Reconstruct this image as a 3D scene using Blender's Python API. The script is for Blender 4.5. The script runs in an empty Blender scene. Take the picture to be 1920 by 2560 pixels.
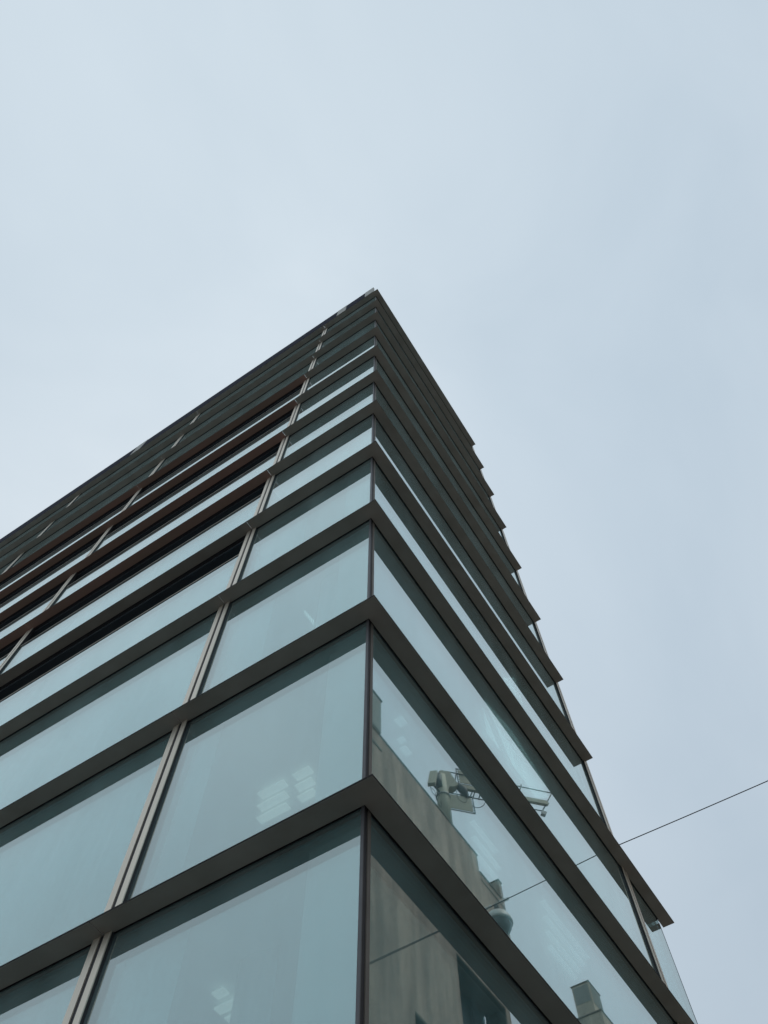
import bpy, bmesh, math, random
from mathutils import Vector, Matrix

random.seed(7)
S = bpy.context.scene

# ------------------------------------------------------------------ camera
CAM = Vector((-4.742, -3.270, 1.6))
right = Vector((0.54434664, -0.8388351, -0.00651263))
down = Vector((0.77052866, 0.50305945, -0.39142915))
fwd = Vector((0.33162075, 0.20805498, 0.9201852))
cam_data = bpy.data.cameras.new('camera')
cam = bpy.data.objects.new('camera', cam_data)
S.collection.objects.link(cam)
m = Matrix((( right.x, -down.x, -fwd.x, CAM.x),
            ( right.y, -down.y, -fwd.y, CAM.y),
            ( right.z, -down.z, -fwd.z, CAM.z),
            (0, 0, 0, 1)))
loc, rot, _ = m.decompose()
cam.location = loc
cam.rotation_euler = rot.to_euler()
cam_data.sensor_fit = 'VERTICAL'
cam_data.sensor_height = 36.0
cam_data.sensor_width = 27.0
cam_data.lens = 1923.14 / 2560 * 36.0
cam_data.clip_start = 0.05
cam_data.clip_end = 3000
S.camera = cam

# ------------------------------------------------------------------ world, sun, exposure
SUN_EL, SUN_ROT = 60.0, 22.0
W = bpy.data.worlds.new('World')
S.world = W
W.use_nodes = True
nt = W.node_tree
nt.nodes.clear()
out = nt.nodes.new('ShaderNodeOutputWorld')
bg = nt.nodes.new('ShaderNodeBackground')
bg.inputs['Strength'].default_value = 0.12
sky = nt.nodes.new('ShaderNodeTexSky')
sky.sky_type = 'NISHITA'
sky.sun_disc = False
sky.sun_elevation = math.radians(SUN_EL)
sky.sun_rotation = math.radians(SUN_ROT)
tc = nt.nodes.new('ShaderNodeTexCoord')
mp = nt.nodes.new('ShaderNodeMapping')
mp.inputs['Rotation'].default_value = (0.35, 0.2, 0.9)
mp.inputs['Scale'].default_value = (1.0, 1.5, 1.2)
n1 = nt.nodes.new('ShaderNodeTexNoise')
n1.inputs['Scale'].default_value = 1.9
n1.inputs['Detail'].default_value = 5.0
n1.inputs['Roughness'].default_value = 0.50
n1.inputs['Distortion'].default_value = 0.5
cr = nt.nodes.new('ShaderNodeValToRGB')
K = 1.0 / 0.12
cr.color_ramp.elements[0].position = 0.30
cr.color_ramp.elements[0].color = (0.590 * K, 0.695 * K, 0.777 * K, 1)
cr.color_ramp.elements[1].position = 0.66
cr.color_ramp.elements[1].color = (0.684 * K, 0.783 * K, 0.855 * K, 1)
# overcast luminance falls a little from the zenith down to the roofs
sep = nt.nodes.new('ShaderNodeSeparateXYZ')
mr = nt.nodes.new('ShaderNodeMapRange')
mr.inputs['From Min'].default_value = 0.0
mr.inputs['From Max'].default_value = 0.95
mr.inputs['To Min'].default_value = 0.74
mr.inputs['To Max'].default_value = 1.0
mul = nt.nodes.new('ShaderNodeMix')
mul.data_type = 'RGBA'
mul.blend_type = 'MULTIPLY'
mul.inputs[0].default_value = 1.0
mix = nt.nodes.new('ShaderNodeMix')
mix.data_type = 'RGBA'
mix.inputs[0].default_value = 0.93
L = nt.links.new
L(tc.outputs['Generated'], mp.inputs['Vector'])
L(mp.outputs[0], n1.inputs['Vector'])
L(n1.outputs['Fac'], cr.inputs['Fac'])
L(tc.outputs['Generated'], sep.inputs[0])
L(sep.outputs['Z'], mr.inputs['Value'])
pass
# the cloud deck is thicker (darker, bluer) towards the south-east
dt = nt.nodes.new('ShaderNodeVectorMath'); dt.operation = 'DOT_PRODUCT'
dt.inputs[1].default_value = (0.72, -0.70, 0.0)
g2 = nt.nodes.new('ShaderNodeMapRange')
g2.inputs['From Min'].default_value = -0.15
g2.inputs['From Max'].default_value = 0.55
g2.interpolation_type = 'SMOOTHSTEP'
thick = nt.nodes.new('ShaderNodeMix')
thick.data_type = 'RGBA'
thick.blend_type = 'MULTIPLY'
thick.inputs[7].default_value = (0.915, 0.93, 0.952, 1)
L(tc.outputs['Generated'], dt.inputs[0])
L(dt.outputs['Value'], g2.inputs['Value'])
L(g2.outputs['Result'], thick.inputs[0])
L(cr.outputs['Color'], thick.inputs[6])
L(mr.outputs['Result'], mul.inputs[7])
L(thick.outputs[2], mul.inputs[6])
L(sky.outputs['Color'], mix.inputs[6])
L(mul.outputs[2], mix.inputs[7])
L(mix.outputs[2], bg.inputs['Color'])
L(bg.outputs[0], out.inputs[0])

sun_d = bpy.data.lights.new('sun', 'SUN')
sun_d.energy = 1.3
sun_d.angle = math.radians(20)
sun_d.color = (1.0, 0.96, 0.9)
sun = bpy.data.objects.new('sun', sun_d)
S.collection.objects.link(sun)
el, az = math.radians(SUN_EL), math.radians(SUN_ROT)
sdir = Vector((math.sin(az) * math.cos(el), math.cos(az) * math.cos(el), math.sin(el)))
sun.rotation_euler = sdir.to_track_quat('Z', 'Y').to_euler()
sun.location = (20, 40, 90)

S.view_settings.view_transform = 'Standard'
S.view_settings.look = 'None'
S.view_settings.exposure = 0.0
S.view_settings.gamma = 1.0
S.view_settings.use_curve_mapping = False
S.cycles.max_bounces = 14
S.cycles.glossy_bounces = 8
S.cycles.transparent_max_bounces = 24

# ------------------------------------------------------------------ materials
def new_mat(name):
    mt = bpy.data.materials.new(name)
    mt.use_nodes = True
    return mt, mt.node_tree, mt.node_tree.nodes['Principled BSDF']

def noise_mat(name, c0, c1, scale=3.0, rough=0.6, metal=0.0, detail=5.0, stretch=(1, 1, 1), bump=0.0, spec=0.5):
    mt, t, b = new_mat(name)
    co = t.nodes.new('ShaderNodeTexCoord')
    mpn = t.nodes.new('ShaderNodeMapping')
    mpn.inputs['Scale'].default_value = stretch
    nz = t.nodes.new('ShaderNodeTexNoise')
    nz.inputs['Scale'].default_value = scale
    nz.inputs['Detail'].default_value = detail
    rp = t.nodes.new('ShaderNodeValToRGB')
    rp.color_ramp.elements[0].position = 0.32
    rp.color_ramp.elements[1].position = 0.70
    rp.color_ramp.elements[0].color = (*c0, 1)
    rp.color_ramp.elements[1].color = (*c1, 1)
    t.links.new(co.outputs['Object'], mpn.inputs[0])
    t.links.new(mpn.outputs[0], nz.inputs['Vector'])
    t.links.new(nz.outputs['Fac'], rp.inputs[0])
    t.links.new(rp.outputs[0], b.inputs['Base Color'])
    b.inputs['Roughness'].default_value = rough
    b.inputs['Metallic'].default_value = metal
    b.inputs['Specular IOR Level'].default_value = spec
    if bump:
        bp = t.nodes.new('ShaderNodeBump')
        bp.inputs['Strength'].default_value = bump
        bp.inputs['Distance'].default_value = 0.02
        t.links.new(nz.outputs['Fac'], bp.inputs['Height'])
        t.links.new(bp.outputs[0], b.inputs['Normal'])
    return mt

M = {}
M['ledge'] = noise_mat('bronze_sheet', (0.255, 0.228, 0.196), (0.315, 0.283, 0.246), 1.6, 0.6, 0.0, 6, (1, 1, 1), 0, 0.4)
M['ledge_red'] = noise_mat('red_tinted_sheet', (0.27, 0.185, 0.145), (0.36, 0.205, 0.165), 0.8, 0.6, 0, 6, (1, 0.3, 1), 0, 0.4)  # redder tint for the left-hand ledges of the middle storeys
M['edge'] = noise_mat('dark_bronze_edge', (0.014, 0.012, 0.012), (0.020, 0.017, 0.017), 2, 0.7, 0, 5, (1, 1, 1), 0, 0.2)
M['alu'] = noise_mat('anodised_aluminium', (0.70, 0.625, 0.525), (0.80, 0.725, 0.615), 1.6, 0.42, 0.55, 6, (1, 1, 0.25))
M['corner'] = noise_mat('corner_bronze', (0.13, 0.115, 0.10), (0.17, 0.15, 0.13), 2, 0.6)
M['gasket'] = noise_mat('black_gasket', (0.020, 0.020, 0.024), (0.030, 0.028, 0.032), 4, 0.6)
M['frame'] = noise_mat('grey_frame', (0.085, 0.085, 0.092), (0.115, 0.115, 0.122), 4, 0.45)
M['ceiling'] = noise_mat('ceiling_paint', (0.70, 0.74, 0.73), (0.76, 0.80, 0.79), 0.7, 0.9)
M['rim_shade'] = noise_mat('ceiling_rim_shade', (0.20, 0.40, 0.44), (0.25, 0.47, 0.51), 1.0, 0.8)  # ceiling rim darkened to paint the shade behind the mirrored ledges
M['rim_shade_pale'] = noise_mat('ceiling_rim_shade_pale', (0.66, 0.82, 0.84), (0.72, 0.87, 0.89), 1.0, 0.8)  # same rim painted lighter, as brighter light on the upper storeys
M['plaster'] = noise_mat('white_plaster', (0.62, 0.63, 0.60), (0.70, 0.70, 0.67), 1.2, 0.9)
M['room_shade'] = noise_mat('loggia_shade', (0.030, 0.042, 0.055), (0.045, 0.058, 0.070), 1.5, 0.8)  # dark tone painted for the unlit interior of the open bays
M['blind'] = noise_mat('pale_blind_fabric', (0.55, 0.57, 0.56), (0.64, 0.66, 0.65), 2.0, 0.95, 0, 3, (3, 3, 0.3))
M['parapet'] = noise_mat('navy_parapet_sheet', (0.030, 0.032, 0.050), (0.042, 0.044, 0.062), 3, 0.9, 0, 5, (1, 1, 1), 0, 0.05)
M['cap'] = noise_mat('pale_grey_post', (0.36, 0.36, 0.33), (0.44, 0.43, 0.39), 3, 0.6)
M['asphalt'] = noise_mat('asphalt', (0.12, 0.12, 0.118), (0.16, 0.16, 0.157), 30, 0.9)
M['paving'] = noise_mat('stone_paving', (0.15, 0.145, 0.135), (0.21, 0.20, 0.185), 6, 0.85)
M['wire'] = noise_mat('black_cable', (0.015, 0.015, 0.02), (0.025, 0.025, 0.03), 8, 0.6)
M['mast'] = noise_mat('cream_painted_mast', (0.40, 0.38, 0.29), (0.50, 0.48, 0.38), 1.2, 0.7, 0, 6, (1, 1, 0.3))
M['mastgrey'] = noise_mat('grey_galvanised', (0.30, 0.31, 0.30), (0.40, 0.41, 0.40), 3, 0.6)
M['steel'] = noise_mat('dark_steel', (0.05, 0.05, 0.055), (0.08, 0.08, 0.085), 4, 0.6)
M['panel'] = noise_mat('sand_panel', (0.36, 0.34, 0.27), (0.44, 0.42, 0.33), 0.8, 0.7)
M['lampshade'] = noise_mat('lamp_grey', (0.52, 0.52, 0.49), (0.60, 0.60, 0.57), 3, 0.5)
M['porcelain'] = noise_mat('white_porcelain', (0.65, 0.65, 0.62), (0.75, 0.75, 0.72), 5, 0.4)
M['bowl'] = noise_mat('smoked_bowl', (0.13, 0.145, 0.145), (0.17, 0.185, 0.185), 3, 0.4)
M['recess'] = noise_mat('recess_dark', (0.022, 0.035, 0.040), (0.035, 0.050, 0.055), 1, 0.5)  # dark glass and shadow inside the openings painted as one tone
M['reveal'] = noise_mat('reveal_render', (0.11, 0.12, 0.11), (0.15, 0.16, 0.145), 1, 0.9)
M['louvre'] = noise_mat('louvre_metal', (0.32, 0.35, 0.33), (0.38, 0.41, 0.39), 2, 0.6)
M['coping'] = noise_mat('coping_stone', (0.14, 0.13, 0.11), (0.22, 0.21, 0.18), 1.5, 0.9)

def concrete(name, base, stain):
    """cement render with run-off stains: streaks drawn out along the vertical"""
    mt, t, b = new_mat(name)
    co = t.nodes.new('ShaderNodeTexCoord')
    def nz(scale, st, det=6.0):
        mpn = t.nodes.new('ShaderNodeMapping')
        mpn.inputs['Scale'].default_value = st
        n = t.nodes.new('ShaderNodeTexNoise')
        n.inputs['Scale'].default_value = scale
        n.inputs['Detail'].default_value = det
        n.inputs['Roughness'].default_value = 0.6
        t.links.new(co.outputs['Object'], mpn.inputs[0])
        t.links.new(mpn.outputs[0], n.inputs['Vector'])
        return n
    a = nz(1.1, (1, 1, 0.13), 8.0)
    c = nz(0.30, (1, 1, 0.8))
    r1 = t.nodes.new('ShaderNodeValToRGB')
    r1.color_ramp.elements[0].position = 0.40
    r1.color_ramp.elements[1].position = 0.68
    r1.color_ramp.elements[0].color = (*stain, 1)
    r1.color_ramp.elements[1].color = (*base, 1)
    fine = nz(5.0, (1, 1, 1), 8.0)
    r3 = t.nodes.new('ShaderNodeValToRGB')
    r3.color_ramp.elements[0].position = 0.30
    r3.color_ramp.elements[1].position = 0.68
    r3.color_ramp.elements[0].color = (0.80, 0.80, 0.81, 1)
    r3.color_ramp.elements[1].color = (1.06, 1.05, 1.04, 1)
    t.links.new(fine.outputs['Fac'], r3.inputs[0])
    m3 = t.nodes.new('ShaderNodeMix')
    m3.data_type = 'RGBA'
    m3.blend_type = 'MULTIPLY'
    m3.inputs[0].default_value = 1
    r2 = t.nodes.new('ShaderNodeValToRGB')
    r2.color_ramp.elements[0].position = 0.3
    r2.color_ramp.elements[1].position = 0.7
    r2.color_ramp.elements[0].color = (0.78, 0.78, 0.76, 1)
    r2.color_ramp.elements[1].color = (1.08, 1.05, 1.0, 1)
    mx = t.nodes.new('ShaderNodeMix')
    mx.data_type = 'RGBA'
    mx.blend_type = 'MULTIPLY'
    mx.inputs[0].default_value = 1
    t.links.new(a.outputs['Fac'], r1.inputs[0])
    t.links.new(c.outputs['Fac'], r2.inputs[0])
    t.links.new(r1.outputs[0], mx.inputs[6])
    t.links.new(r2.outputs[0], mx.inputs[7])
    t.links.new(mx.outputs[2], m3.inputs[6])
    t.links.new(r3.outputs[0], m3.inputs[7])
    t.links.new(m3.outputs[2], b.inputs['Base Color'])
    b.inputs['Roughness'].default_value = 0.92
    return mt

M['wall'] = concrete('stained_cement_render', (0.60, 0.49, 0.415), (0.33, 0.275, 0.235))
M['wall2'] = concrete('pale_cement_render', (0.60, 0.55, 0.46), (0.40, 0.37, 0.31))

def glass(name, f0, refl, trans, film=0.0):
    """coated architectural pane: Schlick reflection over tinted straight-through transmission"""
    mt = bpy.data.materials.new(name)
    mt.use_nodes = True
    t = mt.node_tree
    t.nodes.clear()
    o = t.nodes.new('ShaderNodeOutputMaterial')
    mx = t.nodes.new('ShaderNodeMixShader')
    g = t.nodes.new('ShaderNodeBsdfGlossy')
    g.inputs['Roughness'].default_value = 0.0
    g.inputs['Color'].default_value = (*refl, 1)
    tr = t.nodes.new('ShaderNodeBsdfTransparent')
    tr.inputs['Color'].default_value = (*trans, 1)
    lw = t.nodes.new('ShaderNodeLayerWeight')
    lw.inputs['Blend'].default_value = 0.5
    pw = t.nodes.new('ShaderNodeMath'); pw.operation = 'POWER'
    pw.inputs[1].default_value = 2.9
    ml = t.nodes.new('ShaderNodeMath'); ml.operation = 'MULTIPLY_ADD'
    ml.inputs[1].default_value = 1 - f0
    ml.inputs[2].default_value = f0
    t.links.new(lw.outputs['Facing'], pw.inputs[0])
    t.links.new(pw.outputs[0], ml.inputs[0])
    # panes come from different batches: the coating differs a little from one to the next
    oi = t.nodes.new('ShaderNodeObjectInfo')
    va = t.nodes.new('ShaderNodeMath'); va.operation = 'MULTIPLY_ADD'
    va.inputs[1].default_value = 0.075
    va.inputs[2].default_value = f0 - 0.037
    t.links.new(oi.outputs['Random'], va.inputs[0])
    t.links.new(va.outputs[0], ml.inputs[2])
    t.links.new(ml.outputs[0], mx.inputs[0])
    t.links.new(tr.outputs[0], mx.inputs[1])
    t.links.new(g.outputs[0], mx.inputs[2])
    if film:
        co = t.nodes.new('ShaderNodeTexCoord')
        mpn = t.nodes.new('ShaderNodeMapping')
        mpn.inputs['Scale'].default_value = (1, 1, 0.28)
        n = t.nodes.new('ShaderNodeTexNoise')
        n.inputs['Scale'].default_value = 0.9
        n.inputs['Detail'].default_value = 4.0
        n.inputs['Distortion'].default_value = 0.6
        ma = t.nodes.new('ShaderNodeMapRange')
        ma.inputs['From Min'].default_value = 0.3
        ma.inputs['From Max'].default_value = 0.7
        ma.inputs['To Min'].default_value = 0.055
        ma.inputs['To Max'].default_value = film
        df = t.nodes.new('ShaderNodeBsdfDiffuse')
        df.inputs['Color'].default_value = (0.56, 0.76, 0.76, 1)
        m2 = t.nodes.new('ShaderNodeMixShader')
        t.links.new(co.outputs['Object'], mpn.inputs[0])
        t.links.new(mpn.outputs[0], n.inputs['Vector'])
        t.links.new(n.outputs['Fac'], ma.inputs['Value'])
        t.links.new(ma.outputs['Result'], m2.inputs[0])
        t.links.new(mx.outputs[0], m2.inputs[1])
        t.links.new(df.outputs[0], m2.inputs[2])
        mx = m2
    t.links.new(mx.outputs[0], o.inputs[0])
    return mt

M['glass_out'] = glass('coated_glass_outer', 0.28, (0.905, 0.985, 0.972), (0.69, 0.89, 0.91), 0.145)
M['glass_in'] = glass('coated_glass_inner', 0.25, (0.895, 0.985, 0.972), (0.72, 0.90, 0.92))
mt = bpy.data.materials.new('clear_pane_edge')
mt.use_nodes = True
t = mt.node_tree
t.nodes.clear()
o_ = t.nodes.new('ShaderNodeOutputMaterial')
tr_ = t.nodes.new('ShaderNodeBsdfTransparent')
tr_.inputs['Color'].default_value = (1, 1, 1, 1)
t.links.new(tr_.outputs[0], o_.inputs[0])
M['clear'] = mt

def emit(name, col, s):
    mt, t, b = new_mat(name)
    b.inputs['Base Color'].default_value = (0.8, 0.8, 0.8, 1)
    b.inputs['Emission Color'].default_value = (*col, 1)
    b.inputs['Emission Strength'].default_value = s
    return mt
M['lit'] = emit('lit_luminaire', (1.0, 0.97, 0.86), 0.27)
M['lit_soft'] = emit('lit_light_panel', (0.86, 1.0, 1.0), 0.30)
M['sky_glow'] = emit('sky_wedge_glow', (0.84, 1.0, 1.0), 0.85)  # glow standing for bright sky seen through the right-hand glass
M['dash_glow'] = emit('dash_glow', (0.95, 1.0, 0.97), 0.7)

# ------------------------------------------------------------------ mesh helpers
class MB:
    def __init__(s):
        s.bm = bmesh.new()
    def box(s, x0, x1, y0, y1, z0, z1, mi=0, f=None):
        vs = [(x, y, z) for x in (x0, x1) for y in (y0, y1) for z in (z0, z1)]
        vs = [s.bm.verts.new(f(*v) if f else v) for v in vs]
        for q in ((0, 1, 3, 2), (4, 6, 7, 5), (0, 4, 5, 1), (2, 3, 7, 6), (0, 2, 6, 4), (1, 5, 7, 3)):
            fc = s.bm.faces.new([vs[i] for i in q])
            fc.material_index = mi
        return s
    def prism(s, pts, z0, z1, mi=0, f=None):
        a = [s.bm.verts.new(f(x, y, z0) if f else (x, y, z0)) for x, y in pts]
        b = [s.bm.verts.new(f(x, y, z1) if f else (x, y, z1)) for x, y in pts]
        n = len(pts)
        fs = [s.bm.faces.new(a[::-1]), s.bm.faces.new(b)]
        fs += [s.bm.faces.new((a[i], a[(i + 1) % n], b[(i + 1) % n], b[i])) for i in range(n)]
        for q in fs:
            q.material_index = mi
        return s
    def tube(s, path, r, n=10, mi=0):
        path = [Vector(p) for p in path]
        rs = r if isinstance(r, (list, tuple)) else [r] * len(path)
        rings = []
        for i, p in enumerate(path):
            d = (path[min(i + 1, len(path) - 1)] - path[max(i - 1, 0)]).normalized()
            u = d.cross(Vector((0, 0, 1)))
            if u.length < 1e-3:
                u = Vector((1, 0, 0))
            u.normalize()
            v = d.cross(u).normalized()
            rings.append([s.bm.verts.new(p + (u * math.cos(a) + v * math.sin(a)) * rs[i])
                          for a in [2 * math.pi * k / n for k in range(n)]])
        fs = []
        for a, b in zip(rings, rings[1:]):
            fs += [s.bm.faces.new((a[k], a[(k + 1) % n], b[(k + 1) % n], b[k])) for k in range(n)]
        fs.append(s.bm.faces.new(rings[0][::-1]))
        fs.append(s.bm.faces.new(rings[-1]))
        for q in fs:
            q.material_index = mi
            q.smooth = len(q.verts) == 4
        return s
    def lathe(s, prof, c, n=32, mi=0):
        rings = [[s.bm.verts.new((c[0] + r * math.cos(2 * math.pi * k / n), c[1] + r * math.sin(2 * math.pi * k / n), c[2] + z))
                  for k in range(n)] for r, z in prof]
        for a, b in zip(rings, rings[1:]):
            for k in range(n):
                q = s.bm.faces.new((a[k], a[(k + 1) % n], b[(k + 1) % n], b[k]))
                q.material_index = mi
                q.smooth = True
        s.bm.faces.new(rings[0][::-1]).material_index = mi
        s.bm.faces.new(rings[-1]).material_index = mi
        return s
    def build(s, name, mats, parent=None, bevel=0.0):
        bmesh.ops.recalc_face_normals(s.bm, faces=s.bm.faces)
        me = bpy.data.meshes.new(name)
        s.bm.to_mesh(me)
        s.bm.free()
        for mm in (mats if isinstance(mats, (list, tuple)) else [mats]):
            me.materials.append(mm)
        ob = bpy.data.objects.new(name, me)
        S.collection.objects.link(ob)
        if parent:
            ob.parent = parent
            ob.matrix_parent_inverse = parent.matrix_basis.inverted()
        if bevel:
            bv = ob.modifiers.new('bevel', 'BEVEL')
            bv.width = bevel
            bv.segments = 2
            bv.limit_method = 'ANGLE'
        return ob

def tag(o, label=None, cat=None, group=None, kind=None):
    for k, v in (('label', label), ('category', cat), ('group', group), ('kind', kind)):
        if v:
            o[k] = v
    return o

def thing(name, loc, label, cat, group=None):
    o = bpy.data.objects.new(name, None)
    o.empty_display_size = 0.5
    o.location = loc
    S.collection.objects.link(o)
    return tag(o, label, cat, group)

# ------------------------------------------------------------------ setting: ground
gm = MB()
gm.box(-900, 900, -900, 900, -0.4, -0.16)
tag(gm.build('ground', M['asphalt']), kind='structure')
pm = MB()
pm.box(-6.5, 60, -6.2, -0.02, -0.16, 0)
pm.box(-6.5, -0.02, -0.02, 60, -0.16, 0)
tag(pm.build('pavement', M['paving'], bevel=0.02), kind='structure')

# ------------------------------------------------------------------ the glass corner building
Z = [3.95, 7.556, 11.162, 14.777, 18.324, 21.956, 25.635, 29.678, 33.758, 37.797, 41.885, 46.010]   # ledge soffits
P = 0.290                                                                                        # ledge projection
TH = 0.022
XE, XL = 10.77, 12.60          # right-hand end of the tall part, and of the low part
YE = 38.0                      # far end of the left-hand front
SEAMS = [3.385, 12.55, 21.95, 31.4]
bld = thing('office_building', (0, 0, 0), 'corner office tower of teal glass with a dark bronze ledge at every storey', 'building')

def ledge_end(k):
    return 12.90 if k <= 3 else 10.56

for k, z in enumerate(Z):
    mb = MB()
    xe = ledge_end(k)
    i0 = 0.022                   # shadow gap between the ledge and the glass
    # right-hand front with the mitre
    def rect(y0, y1):
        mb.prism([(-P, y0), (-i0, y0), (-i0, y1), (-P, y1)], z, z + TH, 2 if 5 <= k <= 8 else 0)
    mb.prism([(-P, -P), (xe, -P), (xe, -i0), (-i0, -i0), (-i0, SEAMS[0] - 0.006), (-P, SEAMS[0] - 0.006)], z, z + TH)
    ys = SEAMS + [YE]
    for a, b in zip(ys, ys[1:]):
        rect(a + 0.006, b - 0.006)
    # dark folded lip along the outer edge, standing 3 mm proud
    mb.box(-P - 0.003, -P + 0.012, -P - 0.003, YE, z + 0.003, z + TH + 0.004, 1)
    mb.box(-P + 0.012, xe + 0.003, -P - 0.003, -P + 0.012, z + 0.003, z + TH + 0.004, 1)
    mb.box(xe - 0.06 if k > 3 else XL, xe, -i0, 0.0, z, z + TH, 0)
    # bracket channel over the shadow gap
    mb.box(-0.06, -0.002, -0.06, YE, z + TH, z + TH + 0.05, 1)
    mb.box(-0.002, xe - 0.02, -0.06, -0.002, z + TH, z + TH + 0.05, 1)
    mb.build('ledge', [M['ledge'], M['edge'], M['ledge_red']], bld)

GAP = 0.05
LB = [(0.03, 3.27), (3.53, 12.42), (12.68, 21.82), (22.08, 31.3), (31.5, YE)]      # left-hand bays, in y
RAIL = {3: 17.25, 4: 20.92, 5: 24.53, 6: 28.55, 7: 32.65}                          # storeys whose top light stands open

def pane(name, mat, side, a, b, z0, z1, off, th, parent):
    """one glass pane on the left (x = off) or right (y = off) front; only its outer face reflects"""
    mb = MB()
    if side == 'L':
        mb.box(off, off + th, a, b, z0, z1)
    else:
        mb.box(a, b, off, off + th, z0, z1)
    bmesh.ops.recalc_face_normals(mb.bm, faces=mb.bm.faces)
    ax = 0 if side == 'L' else 1
    for f in mb.bm.faces:
        f.material_index = 0 if f.normal[ax] < -0.9 else 1
    return mb.build(name, [mat, M['clear']], parent)

def glaze(side, a, b, z0, z1, frame_top=False):
    w = pane('window', M['glass_out'], side, a, b, z0, z1, 0.0, 0.008, bld)
    pane('inner_pane', M['glass_in'], side, a, b, z0, z1, 0.050, 0.008, w)
    if frame_top:
        mb = MB()
        if side == 'L':
            mb.box(-0.012, 0.066, a, b, z1, z1 + 0.026, 0)
            mb.box(-0.016, 0.066, a, b, z1 + 0.026, z1 + 0.045, 1)
        mb.build('top_rail', [M['gasket'], M['alu']], w)
    return w

zs = [0.25] + [z + TH for z in Z]
for k in range(len(Z)):
    z0, z1 = zs[k] + (0.30 if k else 0.02), Z[k] - 0.002
    mb = MB()
    mb.box(0.001, 0.066, 0.03, YE, Z[k], Z[k] + 0.33)
    mb.box(0.066, XL - 0.005 if k <= 3 else XE - 0.01, 0.001, 0.066, Z[k], Z[k] + 0.33)
    mb.build('transom', [M['gasket']], bld)
    for bi, (a, b) in enumerate(LB):
        fk = k - 1
        if bi >= 1 and k - 1 in RAIL:
            glaze('L', a, b, z0, RAIL[k - 1], True)
        else:
            glaze('L', a, b, z0, z1)
    glaze('R', 0.13, 10.50, z0, z1)
    if k <= 3:
        glaze('R', 10.78, XL, z0, z1)

# mullions: two pale caps on a dark body
for y0 in (3.27, 12.42, 21.82, 31.3):
    mb = MB()
    mb.box(-0.042, 0.06, y0 + 0.003, y0 + 0.257, 0.2, 46.0, 1)
    mb.box(-0.056, -0.042, y0, y0 + 0.095, 0.2, 46.0, 0)
    mb.box(-0.056, -0.042, y0 + 0.157, y0 + 0.260, 0.2, 46.0, 0)
    mb.build('mullion', [M['alu'], M['gasket']], bld)
mb = MB()
mb.box(10.503, 10.767, -0.042, 0.06, 0.2, 46.0, 1)
mb.box(10.50, 10.595, -0.056, -0.042, 0.2, 46.0, 0)
mb.box(10.67, 10.77, -0.056, -0.042, 0.2, 46.0, 0)
mb.build('mullion', [M['alu'], M['gasket']], bld)
mb = MB()
mb.box(XL, XL + 0.02, -0.004, 0.06, 0.2, 14.7, 0)
mb.build('end_trim', [M['gasket']], bld)
# corner post
mb = MB()
mb.box(0.004, 0.062, 0.004, 0.028, 0.2, 46.0, 0)
mb.box(-0.010, 0.004, -0.006, 0.028, 0.2, 46.0, 1)
mb.box(0.068, 0.122, -0.006, 0.03, 0.2, 46.0, 2)
mb.build('corner_post', [M['gasket'], M['frame'], M['corner']], bld)

# storey slabs with white ceilings; rim and open-bay darkness painted as shade
for k, z in enumerate(Z):
    xr = XL - 0.02 if k <= 3 else XE - 0.02
    mb = MB()
    mb.box(0.36, xr, 0.36, YE, z - 0.02, z + 0.34, 0)
    mb.box(0.07, 0.36, 0.07, YE, z - 0.022, z + 0.338, 1)
    mb.box(0.36, xr, 0.07, 0.36, z - 0.022, z + 0.338, 1)
    mb.build('floor_slab', [M['ceiling'], M['rim_shade_pale'] if k > 1 else M['rim_shade']], bld)
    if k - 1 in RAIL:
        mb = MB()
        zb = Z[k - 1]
        # soffit and back of the open bays, coloured as interior shade
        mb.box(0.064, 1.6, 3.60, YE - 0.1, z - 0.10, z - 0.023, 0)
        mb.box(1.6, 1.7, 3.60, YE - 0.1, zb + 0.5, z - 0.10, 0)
        mb.build('loggia_lining', [M['room_shade']], bld)
        mb = MB()
        mb.box(0.085, 0.10, 3.62, YE - 0.1, zb + 0.36, RAIL[k - 1] - 0.02, 0)
        mb.build('roller_blind', [M['blind']], bld)

# core walls deep inside and the closed ends
mb = MB()
mb.box(6.5, 6.7, 4.5, YE, 0.2, 46.3)
mb.box(6.7, XE - 0.15, 4.5, 4.7, 0.2, 46.3)
mb.build('core_wall', [M['plaster']], bld)
mb = MB()
mb.box(10.55, XE - 0.005, 0.07, 12, 14.9, 46.4)
mb.box(10.80, XL - 0.005, 0.07, 12, 14.86, 15.16)
mb.box(XL - 0.12, XL - 0.01, 0.07, 12, 0.2, 14.86)
mb.build('end_wall', [M['gasket']], bld)
mb = MB()
mb.box(-0.05, XE - 0.02, -0.05, YE, 46.07, 46.5)
mb.build('roof', [M['edge']], bld)

# pale upright panel just inside the glass corner
mb = MB()
mb.box(0.17, 0.24, 0.09, 0.80, 0.2, 46.0)
mb.build('corner_panel', [M['plaster']], bld, bevel=0.02)

# parapet on the roof edge of the left-hand front, with pale posts
mb = MB()
mb.box(-0.294, -0.24, 0.0, 33.5, 46.09, 47.95)
par = mb.build('parapet', [M['parapet']], bld)
for a, b in ((-0.02, 0.56), (1.86, 2.48), (16.95, 17.7)):
    mb = MB()
    mb.box(-0.302, -0.20, a, b, 46.095, 47.99)
    mb.build('post', [M['cap']], par)

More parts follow.
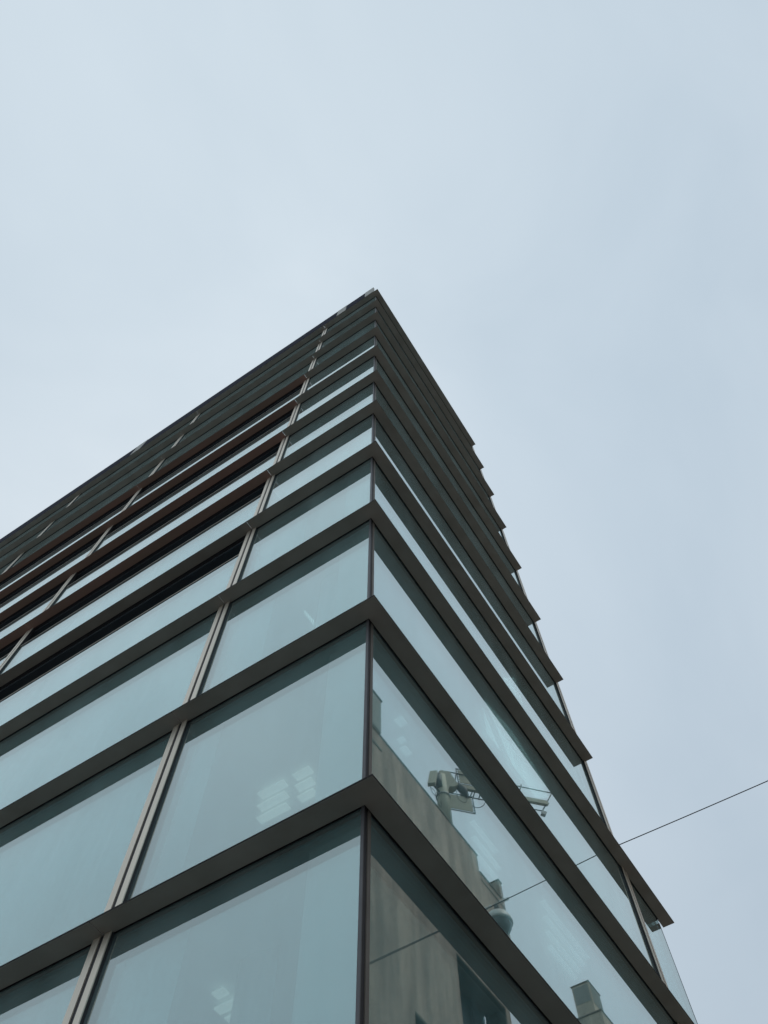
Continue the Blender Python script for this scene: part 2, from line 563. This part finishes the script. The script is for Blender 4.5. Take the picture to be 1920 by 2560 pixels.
# curtains hung behind the lowest left-hand panes
def curtain(y0, y1, z0, z1, x=0.22):
    mb = MB()
    n = int((y1 - y0) / 0.06)
    va = []
    for i in range(n + 1):
        y = y0 + (y1 - y0) * i / n
        xx = x + 0.02 * math.sin(i * 0.9) + 0.012 * math.sin(i * 0.37 + 1)
        va.append((mb.bm.verts.new((xx, y, z0)), mb.bm.verts.new((xx, y, z1)),
                   mb.bm.verts.new((xx + 0.004, y, z0)), mb.bm.verts.new((xx + 0.004, y, z1))))
    for p, q in zip(va, va[1:]):
        for i, j in ((0, 1), (2, 3)):
            mb.bm.faces.new((p[i], q[i], q[j], p[j])).smooth = True
    for i, j in ((0, 2), (1, 3)):
        for p, q in zip(va, va[1:]):
            mb.bm.faces.new((p[i], q[i], q[j], p[j]))
    mb.build('curtain', [M['blind']], bld)
curtain(2.35, 3.2, 4.4, 7.4)
curtain(3.6, 12.3, 4.4, 7.4)
curtain(3.6, 12.3, 8.0, 11.05)
curtain(3.6, 12.3, 11.6, 14.65)
curtain(2.75, 3.2, 8.0, 11.05)
curtain(1.72, 2.25, 4.4, 7.4, 0.95)
curtain(1.15, 1.55, 8.0, 11.05, 1.2)
curtain(0.95, 1.45, 11.6, 14.65, 0.5)
curtain(2.30, 3.2, 11.6, 14.65)
curtain(1.9, 3.2, 15.2, 18.2)
curtain(0.9, 2.0, 18.8, 21.8)
curtain(2.4, 3.2, 22.4, 25.5)

# row of small dashes near the corner, brightened by their own emission
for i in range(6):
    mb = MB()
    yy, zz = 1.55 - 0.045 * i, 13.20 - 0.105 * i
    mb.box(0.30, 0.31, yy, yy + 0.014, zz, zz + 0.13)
    mb.build('bright_dash', [M['dash_glow']], bld)
# lit luminaires on the ceilings
def strip(x0, x1, y0, y1, z, mat='lit'):
    mb = MB()
    mb.box(x0, x1, y0, y1, z - 0.11, z - 0.085)
    mb.build('ceiling_light', [M[mat]], bld)
zc = Z[2]
for i, x in enumerate((1.63, 1.83, 2.03)):
    strip(x, x + 0.145, 2.68 + 0.12 * i, 3.18 + 0.16 * i, zc)
    strip(x, x + 0.145, 2.19 + 0.10 * i, 2.50 + 0.10 * i, zc)
for x, y0, y1 in ((1.24, 2.72, 2.88), (1.46, 2.72, 3.02), (1.66, 2.70, 3.02)):
    strip(x, x + 0.12, y0, y1, Z[1])
for i in range(4):
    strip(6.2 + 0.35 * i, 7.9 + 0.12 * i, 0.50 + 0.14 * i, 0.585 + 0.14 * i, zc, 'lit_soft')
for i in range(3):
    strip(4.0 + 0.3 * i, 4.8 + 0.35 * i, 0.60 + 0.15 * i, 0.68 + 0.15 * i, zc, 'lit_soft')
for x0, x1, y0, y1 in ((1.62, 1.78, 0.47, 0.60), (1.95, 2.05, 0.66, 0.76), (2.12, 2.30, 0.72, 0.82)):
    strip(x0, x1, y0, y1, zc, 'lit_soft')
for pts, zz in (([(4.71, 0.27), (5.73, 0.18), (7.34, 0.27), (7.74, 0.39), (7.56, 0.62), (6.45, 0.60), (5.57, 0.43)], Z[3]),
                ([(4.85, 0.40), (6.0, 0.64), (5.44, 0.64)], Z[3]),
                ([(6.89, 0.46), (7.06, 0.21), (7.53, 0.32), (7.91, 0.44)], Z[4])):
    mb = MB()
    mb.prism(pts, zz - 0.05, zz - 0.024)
    mb.build('sky_wedge', [M['sky_glow']], bld)  # added glowing wedge for sky seen through the glass, not a luminaire

# ------------------------------------------------------------------ across the street, seen mirrored in the right-hand glass
KS = 1.105
def opp(x, y, z):
    """plan of the far side of the street, drawn at 1:1.1 and mirrored across the street"""
    return (CAM.x + KS * (x - CAM.x), -(CAM.y + KS * (y - CAM.y)), CAM.z + KS * (z - CAM.z))

ob = thing('concrete_building', opp(27, 13, 0.0), 'stained concrete building with a stepped parapet mirrored in the glass front', 'building')
mb = MB()
Y0, Y1 = 13.0, 14.2
for x0, x1, z0, z1 in ((18.6, 22.99, 0.1, 38.13), (22.99, 26.4, 0.1, 18.0), (22.99, 26.4, 23.26, 38.13), (26.4, 27.36, 0.1, 38.13),
                       (27.36, 32.45, 0.1, 20.0), (27.36, 31.66, 28.7, 38.13), (31.66, 32.45, 28.7, 36.9),
                       (32.45, 32.95, 0.1, 36.9), (32.95, 34.83, 30.6, 36.9)):
    mb.box(x0, x1, Y0, Y1, z0, z1, 0, opp)
mb.box(6.0, 18.6, 13.0, 22.0, 0.1, 21.0, 0, opp)
mb.box(34.44, 34.83, 13.0, 15.2, 36.92, 38.32, 0, opp)
mb.box(32.95, 34.80, 14.2, 17.0, 30.7, 36.85, 0, opp)
mb.build('wall', [M['wall']], ob)
mb = MB()
mb.box(18.7, 32.3, 14.22, 22.0, 0.1, 37.9, 0, opp)
mb.build('room_core', [M['recess']], ob)
mb = MB()
mb.box(18.5, 31.70, 12.95, 14.3, 38.135, 38.22, 0, opp)
mb.box(31.72, 34.42, 12.95, 14.3, 36.905, 36.99, 0, opp)
mb.box(34.40, 34.90, 12.95, 15.3, 38.325, 38.40, 0, opp)
mb.build('coping', [M['coping']], ob)
mb = MB()
mb.box(31.70, 34.80, 12.97, 13.0, 36.35, 36.40, 0, opp)
mb.box(18.65, 20.49, 12.97, 13.0, 36.90, 37.08, 0, opp)
mb.build('drip_moulding', [M['reveal']], ob)
# deep window openings
for x0, x1, z0, z1 in ((27.36, 32.45, 20.0, 28.7), (22.99, 26.4, 18.0, 23.26)):
    mb = MB()
    mb.box(x0 + 0.003, x0 + 0.05, 13.03, 14.2, z0, z1 - 0.02, 0, opp)
    mb.box(x1 - 0.05, x1 - 0.003, 13.03, 14.2, z0, z1 - 0.02, 0, opp)
    mb.box(x0 + 0.05, x1 - 0.05, 13.03, 14.2, z1 - 0.07, z1 - 0.003, 0, opp)
    fr = mb.build('window', [M['reveal']], ob)
    mb = MB()
    for q in range(4):
        xx = x0 + 0.15 + (x1 - x0 - 0.4) * q / 3
        mb.box(xx, xx + 0.1, 14.0, 14.1, z0, z1 - 0.1, 0, opp)
    mb.build('frame', [M['recess']], fr)
# plant room with louvres on the roof
mb = MB()
mb.box(19.35, 20.60, 13.12, 16.0, 38.23, 41.75, 0, opp)
mb.box(19.30, 20.66, 13.0, 16.1, 41.75, 41.84, 1, opp)
pr = mb.build('plant_room', [M['louvre'], M['coping']], ob)
mb = MB()
for i in range(13):
    z = 38.6 + i * 0.235
    mb.box(19.42, 20.52, 13.02, 13.11, z, z + 0.11 + 0.04 * (i % 3), 0, opp)
mb.build('louvre', [M['louvre']], pr)

# second building further along with boxy chimneys
nb = thing('chimney_building', opp(55, 16, 0.0), 'pale plastered building with a louvred chimney mirrored low at the right', 'building')
mb = MB()
mb.box(49.19, 64, 13.0, 24, 0.1, 38.02, 0, opp)
mb.build('wall', [M['wall2']], nb)
mb = MB()
mb.box(49.12, 64.1, 12.95, 24.1, 38.022, 38.10, 0, opp)
mb.build('coping', [M['coping']], nb)
def chimney(x0, x1, y0, y1, z0, z1):
    mb = MB()
    mb.box(x0, x1, y0, y1, z0, z1, 0, opp)
    mb.box(x0 - 0.06, x1 + 0.06, y0 - 0.06, y1 + 0.06, z1, z1 + 0.06, 1, opp)
    c = mb.build('chimney', [M['wall2'], M['coping']], nb)
    mb = MB()
    h = (z1 - z0) * 0.5
    n = 12
    for i in range(n):
        z = z1 - 0.16 - h * i / n
        mb.box(x0 - 0.035, x0 - 0.002, y0 + 0.1, y1 - 0.1, z - h / n * 0.55, z, 0, opp)
    for i in range(n):
        z = z1 - 0.16 - h * 1.1 * i / n
        mb.box(x0 + 0.15, x1 - 0.1, y0 - 0.035, y0 - 0.002, z - h / n * 0.55, z, 0, opp)
    mb.build('louvre', [M['louvre']], c)
chimney(49.6, 51.55, 13.54, 14.92, 38.11, 40.66)
chimney(60.3, 62.3, 13.47, 15.0, 38.11, 43.1)

# mast with its diagonal cross-arm
MX, MY = 27.75, 13.0
opp_wall, KM = opp, KS * 1.045
def opp(x, y, z):
    """the same plan for the mast, which stands behind the parapet"""
    return (CAM.x + KM * (x - CAM.x), -(CAM.y + KM * (y - CAM.y)), CAM.z + KM * (z - CAM.z))
PH = math.radians(43)
ms = thing('antenna_mast', opp(MX, MY, 38.2), 'cream roof mast with sheet panels and a long diagonal arm on the parapet', 'mast')
def arm(e, z, off=0.0):
    """point on the cross-arm: e metres out from the pole, z height, off sideways"""
    return Vector(opp(MX + e * math.cos(PH) + off * math.sin(PH), MY - e * math.sin(PH) + off * math.cos(PH), z))
def arm_plate(mb, pts, th, mi=0, off=0.0):
    a = [mb.bm.verts.new(arm(e, z, off - th / 2)) for e, z in pts]
    b = [mb.bm.verts.new(arm(e, z, off + th / 2)) for e, z in pts]
    n = len(pts)
    fs = [mb.bm.faces.new(a[::-1]), mb.bm.faces.new(b)]
    fs += [mb.bm.faces.new((a[i], a[(i + 1) % n], b[(i + 1) % n], b[i])) for i in range(n)]
    for f in fs:
        f.material_index = mi
pb = Vector(opp(MX, MY, 36.9)); pt = Vector(opp(MX, MY, 41.6))
mb = MB(); mb.tube([pb, Vector(opp(MX, MY, 39.8)), pt], [0.50, 0.47, 0.43], 20)
mb.build('pole', [M['mast']], ms)
mb = MB(); mb.tube([opp(MX, MY, 39.72), opp(MX, MY, 39.86)], 0.54, 20)
mb.build('collar', [M['mastgrey']], ms)
mb = MB(); arm_plate(mb, [(-0.05, 41.95), (0.55, 41.92), (1.05, 40.90), (0.80, 40.62), (0.42, 40.55), (0.22, 39.95), (-0.2, 40.0), (-0.22, 41.8)], 0.62)
mb.build('bracket', [M['panel']], ms, bevel=0.03)
mb = MB(); arm_plate(mb, [(1.0, 40.86), (7.25, 40.84), (7.40, 40.98), (7.25, 41.20), (1.0, 41.18)], 0.22)
mb.build('cross_arm', [M['panel']], ms, bevel=0.02)
mb = MB()
mb.tube([arm(0.30, 42.25), arm(7.96, 42.12)], 0.042, 8)
mb.tube([arm(1.2, 40.22), arm(6.95, 40.25)], 0.042, 8)
for e0, z0, e1, z1 in ((1.83, 40.18, 2.08, 40.82), (2.03, 40.18, 2.24, 40.82), (2.42, 40.18, 2.63, 40.82), (5.3, 41.2, 5.72, 42.38),
                       (6.72, 40.1, 7.98, 42.36), (0.95, 41.4, 1.12, 42.35), (0.35, 41.9, 0.55, 42.28), (0.75, 41.7, 0.62, 42.28)):
    mb.tube([arm(e0, z0), arm(e1, z1)], 0.045, 8)
mb.build('railing', [M['steel']], ms)
# upper and lower sheet panels in tube frames
def sheet(e0, e1, z0, z1, off, lean):
    mb = MB()
    q = [(e0 + lean, z1), (e1 + lean, z1), (e1, z0), (e0, z0)]
    g = 0.12
    arm_plate(mb, [(e0 + lean + g, z1 - g), (e1 + lean - g, z1 - g), (e1 - g, z0 + g), (e0 + g, z0 + g)], 0.05, 0, off)
    for i in range(4):
        mb.tube([arm(*q[i], off), arm(*q[(i + 1) % 4], off)], 0.04, 8, 1)
    for i in range(9):
        t_ = (i + 0.5) / 9
        z = z0 + (z1 - z0) * t_
        mb.tube([arm(e1 + lean * t_, z, off), arm(e1 + lean * t_ - g, z, off)], 0.02, 6, 1)
        mb.tube([arm(e0 + lean * t_, z, off), arm(e0 + lean * t_ + g, z, off)], 0.02, 6, 1)
    mb.build('sheet_panel', [M['panel'], M['steel']], ms)
sheet(0.25, 2.02, 38.80, 40.22, -0.06, -0.04)
sheet(1.20, 3.30, 41.36, 42.76, 0.05, -0.06)
mb = MB(); mb.tube([arm(1.05, 41.15), arm(1.45, 40.75), arm(1.62, 40.05)], [0.26, 0.33, 0.22], 8)
mb.build('junction_box', [M['steel']], ms)
mb = MB(); mb.box(-0.15, 0.15, -0.12, 0.12, -0.15, 0.15, 0, lambda x, y, z: arm(6.84 + x + 0.5 * z, 40.02 + z - 0.3 * x, y))
mb.build('floodlight', [M['mastgrey']], ms, bevel=0.02)
mb = MB()
def box_f(x, y, z):
    a = math.radians(25)
    return opp(26.55 + x * math.cos(a) - y * math.sin(a) + 0.30 * z, 13 + x * math.sin(a) + y * math.cos(a), 40.38 + z)
mb.box(-0.16, 0.16, -0.25, 0.25, -0.78, 0.78, 0, box_f)
mb.build('panel_antenna', [M['panel']], ms, bevel=0.05)
mb = MB()
mb.tube([opp(26.75, 13, 40.8), opp(27.5, 13, 40.9)], 0.07, 8)
mb.tube([opp(27.36, 13, 40.3), opp(27.40, 13, 41.45)], 0.26, 10)
mb.tube([opp(26.6, 13, 39.8), opp(27.5, 13, 39.9)], 0.08, 8)
mb.build('clamp', [M['steel']], ms)
mb = MB()
def loop(pts, r):
    pts = [Vector(p) for p in pts]
    res = []
    for i in range(len(pts) - 1):
        p0, p1, p2, p3 = pts[max(i - 1, 0)], pts[i], pts[i + 1], pts[min(i + 2, len(pts) - 1)]
        for s_ in range(6):
            u = s_ / 6
            res.append(0.5 * ((2 * p1) + (p2 - p0) * u + (2 * p0 - 5 * p1 + 4 * p2 - p3) * u * u + (3 * p1 - p0 - 3 * p2 + p3) * u ** 3))
    res.append(pts[-1])
    mb.tube(res, r, 6)
loop([opp(26.1, 13, 39.25), opp(26.25, 12.95, 38.8), opp(26.65, 12.9, 38.75), opp(26.8, 12.9, 38.3), opp(27.15, 12.9, 38.35), opp(27.3, 12.95, 39.0)], 0.022)
loop([opp(26.2, 13, 39.25), opp(26.45, 12.9, 39.1), opp(26.6, 12.9, 38.6), opp(26.9, 12.9, 38.9), opp(26.7, 12.9, 39.2), opp(27.2, 12.95, 39.4)], 0.02)
loop([arm(0.75, 40.1, -0.5), arm(0.85, 39.3, -0.5), arm(1.3, 39.2, -0.45), arm(1.6, 40.0, -0.2)], 0.022)
loop([arm(1.6, 39.9), arm(1.96, 39.49), arm(2.35, 39.46), arm(2.7, 39.75), arm(2.92, 40.2)], 0.025)
mb.build('cable', [M['wire']], ms)

# ------------------------------------------------------------------ street wire and hanging street lamp
A0, A1 = Vector((9.97, -0.03, 14.86)), Vector((10.9, -13.75, 15.6))
pts = []
for i in range(25):
    u = i / 24
    p = A0.lerp(A1, u)
    p.z -= 0.10 * 4 * u * (1 - u)
    pts.append(p)
mb = MB(); mb.tube(pts, 0.0105, 6)
tag(mb.build('overhead_wire', [M['wire']]), 'thin black wire strung across the street to the right glass front', 'wire')

LC = Vector((14.32, -4.85, 17.98))
sl = thing('street_lamp', LC, 'grey dome street lamp hanging on a wire, mirrored beside the concrete parapet', 'street lamp')
mb = MB()
mb.lathe([(0.06, 0.40), (0.20, 0.365), (0.31, 0.28), (0.385, 0.16), (0.42, 0.05), (0.425, 0.0), (0.41, -0.015), (0.37, -0.015)], LC)
mb.build('lamp_shade', [M['lampshade']], sl)
mb = MB()
mb.lathe([(0.372, -0.005), (0.375, -0.06), (0.355, -0.16), (0.30, -0.26), (0.20, -0.335), (0.10, -0.365), (0.02, -0.372)], LC)
mb.build('glass_bowl', [M['bowl']], sl)
mb = MB()
mb.box(LC.x - 0.075, LC.x + 0.075, LC.y - 0.06, LC.y + 0.06, LC.z + 0.41, LC.z + 0.66)
mb.build('lamp_housing', [M['steel']], sl, bevel=0.015)
mb = MB()
for d in (-0.50, -0.38, -0.25, 0.14, 0.25, 0.36):
    mb.tube([(LC.x, LC.y + d, LC.z + 0.69), (LC.x, LC.y + d + 0.09, LC.z + 0.695)], 0.045, 10)
mb.build('insulator', [M['porcelain']], sl)

mb = MB()
top = LC + Vector((0, 0, 0.69))
mb.tube([Vector((15.2, -14.55, 19.4)), top + Vector((0, -0.5, 0)), top + Vector((0, 0.4, 0))], 0.012, 6)
mb.tube([top + Vector((0, 0.4, 0)), Vector(opp_wall(33.9, 12.98, 36.6))], 0.008, 6)
tag(mb.build('lamp_wire', [M['wire']]), 'dark span wire that carries the hanging dome lamp', 'wire')
